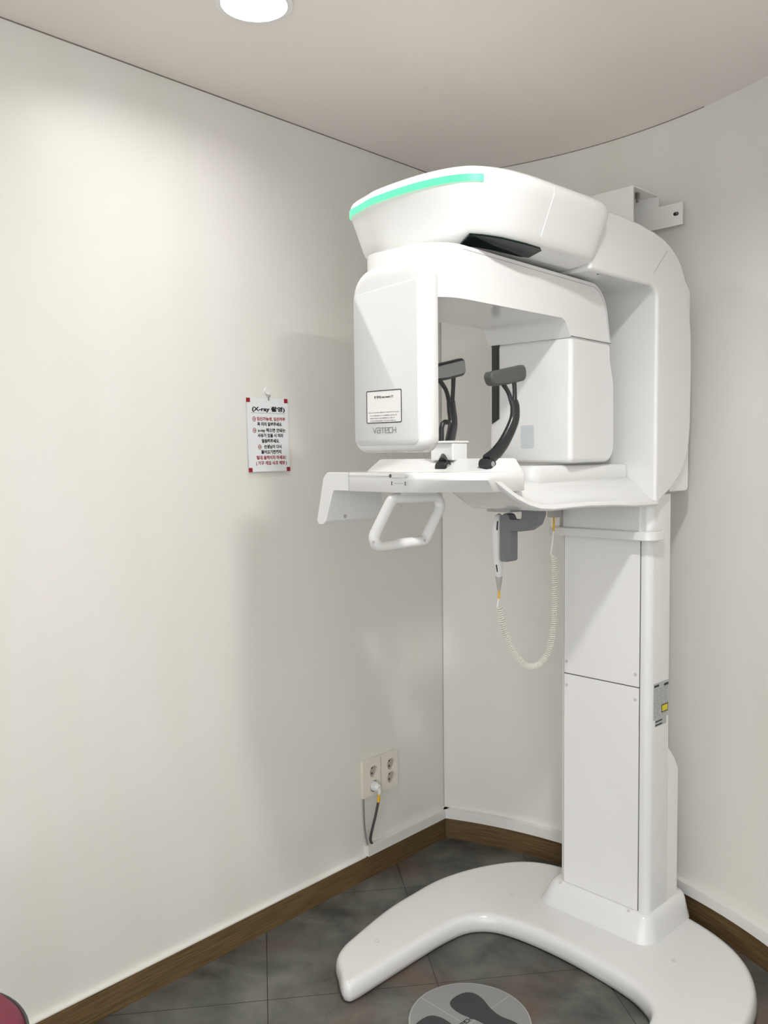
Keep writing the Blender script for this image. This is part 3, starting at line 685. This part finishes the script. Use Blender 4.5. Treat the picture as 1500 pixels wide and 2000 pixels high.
temple([(-0.137, -0.652, 1.394), (-0.158, -0.618, 1.412), (-0.186, -0.574, 1.446), (-0.204, -0.542, 1.490), (-0.205, -0.545, 1.525), (-0.203, -0.550, 1.545)],
       [(-0.202, -0.546, 1.542), (-0.199, -0.546, 1.572), (-0.198, -0.545, 1.605)], [(-0.202, -0.556, 1.540), (-0.199, -0.572, 1.572), (-0.198, -0.600, 1.598)],
       ((-0.650, 1.610), (-0.508, 1.634), 0.042), -0.200, True)

# cradle for the exposure switch, hanging under the arm
cp = fillet([(-0.236, 1.247), (-0.222, 1.259), (-0.209, 1.255), (-0.203, 1.243), (-0.172, 1.243), (-0.165, 1.249), (-0.165, 1.283), (-0.108, 1.283), (-0.108, 1.258), (-0.118, 1.233), (-0.145, 1.216), (-0.170, 1.212), (-0.200, 1.212), (-0.2005, 1.132), (-0.214, 1.128), (-0.236, 1.128)],
            [.008, .008, .006, .004, .004, .006, 0, 0, .01, .012, .012, 0, .002, .006, .004, .004], 4)
bm = bmesh.new(); prism(bm, cp, 'y', -0.318, -0.286); obj('switch_cradle', bm, cradle_m, X, bevel=0.003, seg=2)
bm = B((-0.268, -0.335, 1.262), (-0.19, -0.27, 1.285)); obj('cradle_mount', bm, grey_m, X, bevel=0.002)
# cable outlet under the arm near the column
bm = B((-0.258, -0.072, 1.232), (-0.232, -0.036, 1.275)); obj('cable_outlet', bm, grey_m, X, bevel=0.002)

# ------------------------------------------------------------------ wall bracket
WBk = empty('wall_bracket', MO, MR); tag(WBk, 'white steel bracket fixing the top of the x-ray machine to the curved wall', 'bracket')
obj('front_plate', B((-0.262, 0.118, 2.010), (-0.098, 0.121, 2.176)), white_metal, WBk, smooth=False)
obj('top_plate', B((-0.262, 0.121, 2.173), (-0.098, 0.262, 2.176)), white_metal, WBk, smooth=False)
obj('side_plate', B((-0.262, 0.121, 2.010), (-0.259, 0.262, 2.173)), white_metal, WBk, smooth=False)
bm = bmesh.new(); fl = [(-0.33, 2.078), (-0.022, 2.078), (-0.022, 2.142), (-0.098, 2.142), (-0.099, 2.176), (-0.33, 2.176)]
prism(bm, fl, 'y', 0.262, 0.2655); wp = obj('wall_plate', bm, white_metal, WBk, smooth=False)
bm = bmesh.new(); prism(bm, rrect(-0.050, -0.034, 2.106, 2.116, 0.0045), 'y', 0.2608, 0.263); obj('slot', bm, frame_m, wp)
bm = bmesh.new(); cyl(bm, (-0.038, 0.2612, 2.111), (0, -1, 0), 0.0032, 0.003, 12); obj('bolt', bm, steel, wp)
bm = bmesh.new(); cyl(bm, (-0.124, 0.186, 2.157), (0, 0, 1), 0.0075, 0.016, 6); cyl(bm, (-0.124, 0.186, 2.146), (0, 0, 1), 0.004, 0.012, 12); obj('bolt', bm, steel, WBk, smooth=False)

# ------------------------------------------------------------------ exposure switch on its coiled cord
SW = empty('exposure_switch', (MO[0] - 0.0015, MO[1] + 0.0015, 0), MR)
tag(SW, 'white hand-held exposure switch with cream coiled cord, hanging in the grey cradle', 'hand switch')
bp_ = [(1.080, 0.0055, -0.249), (1.090, 0.0095, -0.250), (1.12, 0.0125, -0.2525), (1.16, 0.0150, -0.2535), (1.20, 0.0160, -0.2530), (1.235, 0.0140, -0.2510), (1.250, 0.0095, -0.2485), (1.2545, 0.004, -0.2470)]
bm = bmesh.new(); tube(bm, [(x, -0.303, z) for z, r, x in bp_], [r for z, r, x in bp_], 18, flat=((0, 1, 0), 1.15)); sb = obj('switch_body', bm, white_soft, SW, ang=60)
bm = bmesh.new(); tube(bm, [(-0.2470, -0.3125, 1.098), (-0.2480, -0.3155, 1.118)], 0.0020, 8); obj('indicator', bm, frame_m, sb)
bm = bmesh.new(); tube(bm, [(-0.2440, -0.3175, 1.212), (-0.2435, -0.3155, 1.236)], 0.0020, 8); obj('indicator', bm, frame_m, sb)
bm = bmesh.new(); cyl(bm, (-0.249, -0.303, 1.047), (0.0, 0, 1), 0.0045, 0.036, 18, r2=0.0095); obj('strain_relief', bm, grey_m, SW)
bm = bmesh.new(); tube(bm, [(-0.249, -0.303, 1.049), (-0.2485, -0.304, 1.024)], 0.0030, 10); obj('yellow_sleeve', bm, yellow_m, SW, ang=60)
coil = [(-0.299, 1.000), (-0.296, 0.985), (-0.288, 0.951), (-0.2745, 0.918), (-0.254, 0.886), (-0.232, 0.858), (-0.208, 0.836), (-0.182, 0.818), (-0.155, 0.810), (-0.127, 0.810), (-0.100, 0.820), (-0.078, 0.838), (-0.062, 0.866), (-0.052, 0.905), (-0.047, 0.950), (-0.046, 1.036), (-0.047, 1.085), (-0.050, 1.117)]
cpth = catmull([Vector((-0.248 + 0.0, y, z)) for y, z in coil], 24, closed=False)
# resample by length
def resample(P, n):
    Ls = [0]
    for a, b in zip(P, P[1:]): Ls.append(Ls[-1] + (b - a).length)
    out = []; j = 0
    for k in range(n + 1):
        t = Ls[-1] * k / n
        while j < len(Ls) - 2 and Ls[j + 1] < t: j += 1
        u = (t - Ls[j]) / max(1e-9, Ls[j + 1] - Ls[j]); out.append(P[j].lerp(P[j + 1], u))
    return out
TURNS = 98; NP = TURNS * 12
cs = resample(cpth, NP); helix = []
for i, p in enumerate(cs):
    t = (cs[min(i + 1, NP)] - cs[max(i - 1, 0)]).normalized(); a = Vector((1, 0, 0)); b = t.cross(a); q = 2 * PI * i / 12
    helix.append(p + (a * math.cos(q) + b * math.sin(q)) * 0.0068)
pre = catmull([Vector((-0.2485, -0.304, 1.026)), Vector((-0.249, -0.309, 1.010)), Vector((-0.250, -0.309, 0.999)), Vector((-0.252, -0.300, 0.994)), Vector((-0.248, -0.291, 1.002)), helix[2]], 6, closed=False)
post = catmull([helix[-2], Vector((-0.250, -0.060, 1.124)), Vector((-0.248, -0.056, 1.160)), Vector((-0.245, -0.055, 1.195))], 6, closed=False)
bm = bmesh.new(); tube(bm, pre[:-1] + helix[2:-2] + post[1:], 0.0022, 6); obj('coiled_cord', bm, cord_m, SW, ang=80)
bm = bmesh.new(); tube(bm, [(-0.245, -0.055, 1.192), (-0.245, -0.055, 1.2315)], 0.0032, 10); obj('yellow_sleeve', bm, yellow_m, SW, ang=60)
for dy in (-0.0085, 0.0085): bm = bmesh.new(); tube(bm, [(-0.245, -0.055 + dy, 1.205), (-0.245, -0.055 + dy, 1.2315)], 0.0028, 8); obj('cord_clip', bm, cord_m, SW, ang=60)

# ------------------------------------------------------------------ foot mat
FM = empty('foot_mat', MO, MR); tag(FM, 'round grey standing mat with two dark footprints inside the U-shaped base', 'mat')
mc = Vector((-0.141, -0.562, 0)); RM = 0.154
bm = bmesh.new(); cyl(bm, mc + Vector((0, 0, 0.0005)), (0, 0, 1), RM, 0.0055, 72, r2=RM - 0.002); obj('mat_disc', bm, mat('mat_rim', (0.36, 0.36, 0.33), 0.6), FM)
bm = bmesh.new(); cyl(bm, mc + Vector((0, 0, 0.0060)), (0, 0, 1), RM - 0.005, 0.0006, 72); top_ = obj('mat_surface', bm, mat('mat_grey', (0.23, 0.235, 0.235), 0.6), FM)
fr = (Vector((mc.x, mc.y, 0.0066)), Vector((1, 0, 0)), Vector((0, 1, 0)), Vector((0, 0, 1)))
bm = bmesh.new(); ribbon(bm, [(-RM + .008, -0.022), (RM - .008, -0.022)], 0.0012, 0.0002, fr); ribbon(bm, [(0.010, -RM + .01), (0.010, RM - .01)], 0.0012, 0.0002, fr); obj('mat_lines', bm, mat('mat_line', (0.42, 0.42, 0.40), 0.6), top_, smooth=False)
foot = [(-0.098, 0.000), (-0.092, 0.030), (-0.070, 0.046), (-0.035, 0.043), (0.005, 0.028), (0.045, 0.022), (0.085, 0.029), (0.112, 0.024), (0.122, 0.000), (0.112, -0.024), (0.085, -0.031), (0.045, -0.030), (0.005, -0.034), (-0.035, -0.042), (-0.070, -0.040), (-0.092, -0.027)]
foot_m = mat('mat_footprint', (0.035, 0.036, 0.038), 0.7)
for cy, s in ((0.043, 1), (-0.086, -1)):
    pts = [(mc.x + p.x * 0.92 + 0.004, mc.y + cy + s * p.y) for p in catmull(foot, 4)]
    pts = [q for q in pts]
    bm = bmesh.new(); pp = [q for q in pts if (Vector((q[0], q[1], 0)) - mc).length < RM - 0.007]; prism(bm, pp, 'z', 0.0066, 0.0071); obj('footprint', bm, foot_m, top_, smooth=False)
obj('mat_logo', logo((Vector((-0.138, -0.622, 0.0066)), Vector((0, 1, 0)), Vector((-1, 0, 0)), Vector((0, 0, 1))), 0.066, 0.010, 0.0020, 0.0003), frame_m, top_, smooth=False)

# ------------------------------------------------------------------ wall sockets, plug, cables
LWM = Matrix((ld, -ln, Vector((0, 0, 1)))).transposed()      # local x along wall, y out of the wall, z up
def wall_frame(name, s, z):
    o = empty(name); mm = LWM.to_4x4(); mm.translation = lw(s, z); o.matrix_world = mm; return o
def socket(s0, s1, z0, z1, holes, label):
    t = wall_frame('wall_socket', (s0 + s1) / 2, (z0 + z1) / 2); tag(t, label, 'socket', 'double wall sockets')
    w_, h_ = (s1 - s0) / 2, (z1 - z0) / 2; seg = 28
    bm = bmesh.new()
    # faceplate with round openings
    es_ = []
    def lp_(pts, y): vs = [bm.verts.new((p[0], y, p[1])) for p in pts]; return [bm.edges.new((vs[i], vs[(i + 1) % len(vs)])) for i in range(len(vs))]
    es_ += lp_(rrect(-w_, w_, -h_, h_, 0.002, 3), 0.012)
    for hx, hz in holes: es_ += lp_([(hx + 0.0195 * math.cos(2 * PI * k / seg), hz + 0.0195 * math.sin(2 * PI * k / seg)) for k in range(seg)], 0.012)
    bmesh.ops.triangle_fill(bm, edges=es_, use_beauty=True)
    r2 = bmesh.ops.extrude_face_region(bm, geom=bm.faces[:])
    for v in [g for g in r2['geom'] if isinstance(g, bmesh.types.BMVert)]: v.co.y = 0.0005
    plt = obj('faceplate', bm, socket_m, t, bevel=0.0012, seg=2)
    for hx, hz in holes:
        bm = bmesh.new(); cyl(bm, (hx, 0.0008, hz), (0, 1, 0), 0.0192, 0.002, seg); so_ = obj('socket_well', bm, socket_in, plt)
        bm = bmesh.new()
        for q in (-0.0095, 0.0095): cyl(bm, (hx, 0.0026, hz + q), (0, 1, 0), 0.0035, 0.0008, 10)
        obj('pin_hole', bm, frame_m, so_, smooth=False)
    return t
socket(2.000, 2.087, 0.277, 0.403, [(2.053 - 2.0435, 0.358 - 0.340), (2.053 - 2.0435, 0.308 - 0.340)], 'ivory double wall socket holding the white plug, left of two on the wall')
socket(2.0905, 2.1735, 0.277, 0.401, [(2.139 - 2.132, 0.360 - 0.339), (2.139 - 2.132, 0.314 - 0.339)], 'empty ivory double wall socket, right of the one with the plug')
PC = wall_frame('power_cord', 2.053, 0.308); tag(PC, 'white mains plug with yellow sleeve and dark grey cord running into the duct', 'power cord')
bm = bmesh.new(); cyl(bm, (0, 0.004, 0), (0, 1, 0), 0.0175, 0.018, 20, r2=0.0160); cyl(bm, (0.001, 0.020, -0.001), (0.1, 1, -0.25), 0.0155, 0.016, 20, r2=0.0110)
plug = obj('plug', bm, white_soft, PC, bevel=0.0015, seg=2)
bm = bmesh.new(); tube(bm, [(0.001, 0.030, -0.004), (0.002, 0.036, -0.016), (0.001, 0.034, -0.026)], [0.0085, 0.0065, 0.0045], 10); obj('plug_neck', bm, white_soft, plug, ang=60)
bm = bmesh.new(); tube(bm, [(0.001, 0.034, -0.024), (-0.001, 0.032, -0.050)], 0.0052, 10); obj('yellow_sleeve', bm, yellow_m, PC, ang=60)
bm = bmesh.new(); tube(bm, catmull([Vector(p) for p in [(-0.001, 0.032, -0.048), (-0.008, 0.027, -0.090), (-0.018, 0.022, -0.130), (-0.023, 0.017, -0.160), (-0.021, 0.0125, -0.180), (-0.012, 0.011, -0.197)]], 6, closed=False), 0.0046, 10); obj('cord', bm, cable_m, PC, ang=60)
LC = wall_frame('thin_cable', 2.008, 0.277); tag(LC, 'thin grey cable dropping from the left socket into the white duct', 'cable')
bm = bmesh.new(); tube(bm, catmull([Vector(p) for p in [(0.0, 0.006, 0.001), (0.001, 0.006, -0.05), (0.004, 0.006, -0.10), (0.010, 0.0065, -0.14), (0.016, 0.008, -0.166)]], 6, closed=False), 0.0026, 8); obj('cable_run', bm, cable_l, LC, ang=60)

# ------------------------------------------------------------------ paper notice and its hook
NT = wall_frame('paper_notice', 1.632, 1.480); tag(NT, 'laminated Korean x-ray notice with red taped corners hanging on the left wall', 'notice')
SWd, SHt = 0.1545, 0.2135
def sag(u, v):   # distance from the wall: the lower edge curls out
    return 0.0035 + 0.010 * max(0, 0.55 - v) ** 1.5 * (0.5 + 0.9 * (0.5 - abs(u - 0.42)))
def npt(u, v, e=0.0): # u right, v up
    return Vector((-SWd / 2 + SWd * u + 0.0030 * (0.5 - v), sag(u, v) + e, -SHt / 2 + SHt * v + 0.0008 * (u - 0.5)))
bm = bmesh.new(); NU, NV = 16, 20; gA = [[bm.verts.new(npt(i / NU, j / NV, 0.0)) for i in range(NU + 1)] for j in range(NV + 1)]; gB = [[bm.verts.new(npt(i / NU, j / NV, 0.0006)) for i in range(NU + 1)] for j in range(NV + 1)]
for g in (gA, gB):
    for j in range(NV):
        for i in range(NU): bm.faces.new((g[j][i], g[j][i + 1], g[j + 1][i + 1], g[j + 1][i]))
rimA = [gA[0][i] for i in range(NU + 1)] + [gA[j][NU] for j in range(1, NV + 1)] + [gA[NV][i] for i in range(NU - 1, -1, -1)] + [gA[j][0] for j in range(NV - 1, 0, -1)]
rimB = [gB[0][i] for i in range(NU + 1)] + [gB[j][NU] for j in range(1, NV + 1)] + [gB[NV][i] for i in range(NU - 1, -1, -1)] + [gB[j][0] for j in range(NV - 1, 0, -1)]
for i in range(len(rimA)): k = (i + 1) % len(rimA); bm.faces.new((rimA[i], rimA[k], rimB[k], rimB[i]))
sheet = obj('sheet', bm, paper_m, NT)
def bend(bm, e=0.0008):
    for v in bm.verts:
        u = (v.co.x + SWd / 2) / SWd; vv = (v.co.z + SHt / 2) / SHt; y = v.co.y
        p = npt(u, vv, e); v.co = Vector((p.x, p.y + y, p.z))
    return bm
NF = lambda u, v: (Vector((-SWd / 2 + SWd * u, 0, -SHt / 2 + SHt * v)), Vector((1, 0, 0)), Vector((0, 0, 1)), Vector((0, 1, 0)))
for u, v in ((0.035, 0.965), (0.95, 0.97), (0.035, 0.025), (0.962, 0.025)):
    bm = bmesh.new(); cx, cz = -SWd / 2 + SWd * u, -SHt / 2 + SHt * v; box(bm, (cx - 0.0068, 0, cz - 0.0062), (cx + 0.0068, 0.0003, cz + 0.0062)); obj('red_tape', bend(bm), tape_m, sheet, smooth=False)
lines = [('(X-ray 촬영)', 0.845, 0.520, 0.0155, 0.80, frame_m, .0006), ('임신가능성, 임신여부', 0.712, 0.575, 0.0118, 0.69, ink_r, .0004), ('꼭 미리 알려주세요.', 0.641, 0.540, 0.0118, 0.61, frame_m, .0004), ('x-ray 찍으면 안되는', 0.558, 0.580, 0.0118, 0.68, frame_m, .0004),
         ('사유가 있을 시 미리', 0.487, 0.545, 0.0118, 0.62, frame_m, .0004), ('말씀해주세요.', 0.413, 0.545, 0.0118, 0.43, frame_m, .0004), ('선생님이 다시', 0.335, 0.590, 0.0118, 0.43, frame_m, .0004), ('들어오기전까지', 0.263, 0.550, 0.0118, 0.49, frame_m, .0004),
         ('절대 움직이지 마세요!', 0.186, 0.545, 0.0118, 0.72, ink_r, .0004), ('( 기구 개입 사고 예방 )', 0.112, 0.545, 0.0118, 0.76, ink_r, .0004)]
for body, v, u, size, wdt, mt, bold in lines:
    bm = text_mesh(body, size, NF(u, v), 0.0003, bold, wdt * SWd); obj('writing', bend(bm), mt, sheet, smooth=False)
bm = bmesh.new(); ribbon(bm, [(0.10 * SWd, 0), (0.92 * SWd, -0.001)], 0.0008, 0.0003, NF(0.0, 0.797)); obj('writing', bend(bm), ink_g, sheet, smooth=False)
for u, v in ((0.165, 0.712), (0.165, 0.558), (0.275, 0.335)):
    O_ = NF(u, v); cpt = [(0.0055 * math.cos(a * PI / 8), 0.0062 * math.sin(a * PI / 8)) for a in range(17)]
    bm = bmesh.new(); ribbon(bm, cpt, 0.0015, 0.0003, O_); ribbon(bm, [(-0.003, 0), (0.003, 0)], 0.0013, 0.0003, O_); ribbon(bm, [(0.0, 0.0028), (0.0030, 0), (0.0, -0.0028)], 0.0012, 0.0003, O_); obj('writing', bend(bm), ink_r, sheet, smooth=False)
bm = bmesh.new(); tube(bm, [(0.003, 0.0050, 0.1005), (-0.001, 0.0075, 0.106), (0.004, 0.0100, 0.1135), (0.002, 0.012, 0.119)], 0.0009, 6); obj('hanging_string', bm, cable_m, NT, ang=60)
HK = wall_frame('wall_hook', 1.632, 1.6075); tag(HK, 'small round white adhesive hook above the Korean notice', 'hook')
bm = bmesh.new(); cyl(bm, (0, 0.0005, 0), (0, 1, 0), 0.0115, 0.0045, 24, r2=0.0105); hd = obj('hook_disc', bm, white_soft, HK)
bm = bmesh.new(); tube(bm, [(0, 0.005, -0.004), (0, 0.009, -0.0105), (0, 0.013, -0.0120), (0, 0.016, -0.0085)], 0.0016, 8); obj('hook_prong', bm, white_soft, HK, ang=60)

# ------------------------------------------------------------------ stool at the lower left
ST = empty('stool', (-0.802, 1.362, 0)); tag(ST, 'burgundy vinyl stool seat poking into the bottom left corner', 'stool')
bm = bmesh.new(); pr_ = [(0.165, 0.385), (0.183, 0.392), (0.188, 0.41), (0.186, 0.432), (0.176, 0.445), (0.15, 0.451)]
seg = 64; R = [[bm.verts.new((r * math.cos(2 * PI * k / seg), r * math.sin(2 * PI * k / seg), z)) for k in range(seg)] for r, z in pr_]
for a, b in zip(R, R[1:]):
    for k in range(seg): bm.faces.new((a[k], a[(k + 1) % seg], b[(k + 1) % seg], b[k]))
bm.faces.new(R[0][::-1]); bm.faces.new(R[-1]); obj('seat', bm, red_m, ST)
bm = bmesh.new(); tube(bm, [(0.189 * math.cos(2 * PI * k / 64), 0.189 * math.sin(2 * PI * k / 64), 0.430) for k in range(64)], 0.0035, 8, closed=True); obj('piping', bm, cable_m, ST, ang=60)
bm = bmesh.new(); cyl(bm, (0, 0, 0.03), (0, 0, 1), 0.022, 0.36, 20); obj('stem', bm, chrome, ST)
bm = bmesh.new(); cyl(bm, (0, 0, 0.001), (0, 0, 1), 0.15, 0.012, 40); cyl(bm, (0, 0, 0.013), (0, 0, 1), 0.15, 0.02, 40, r2=0.03); obj('foot_plate', bm, chrome, ST)
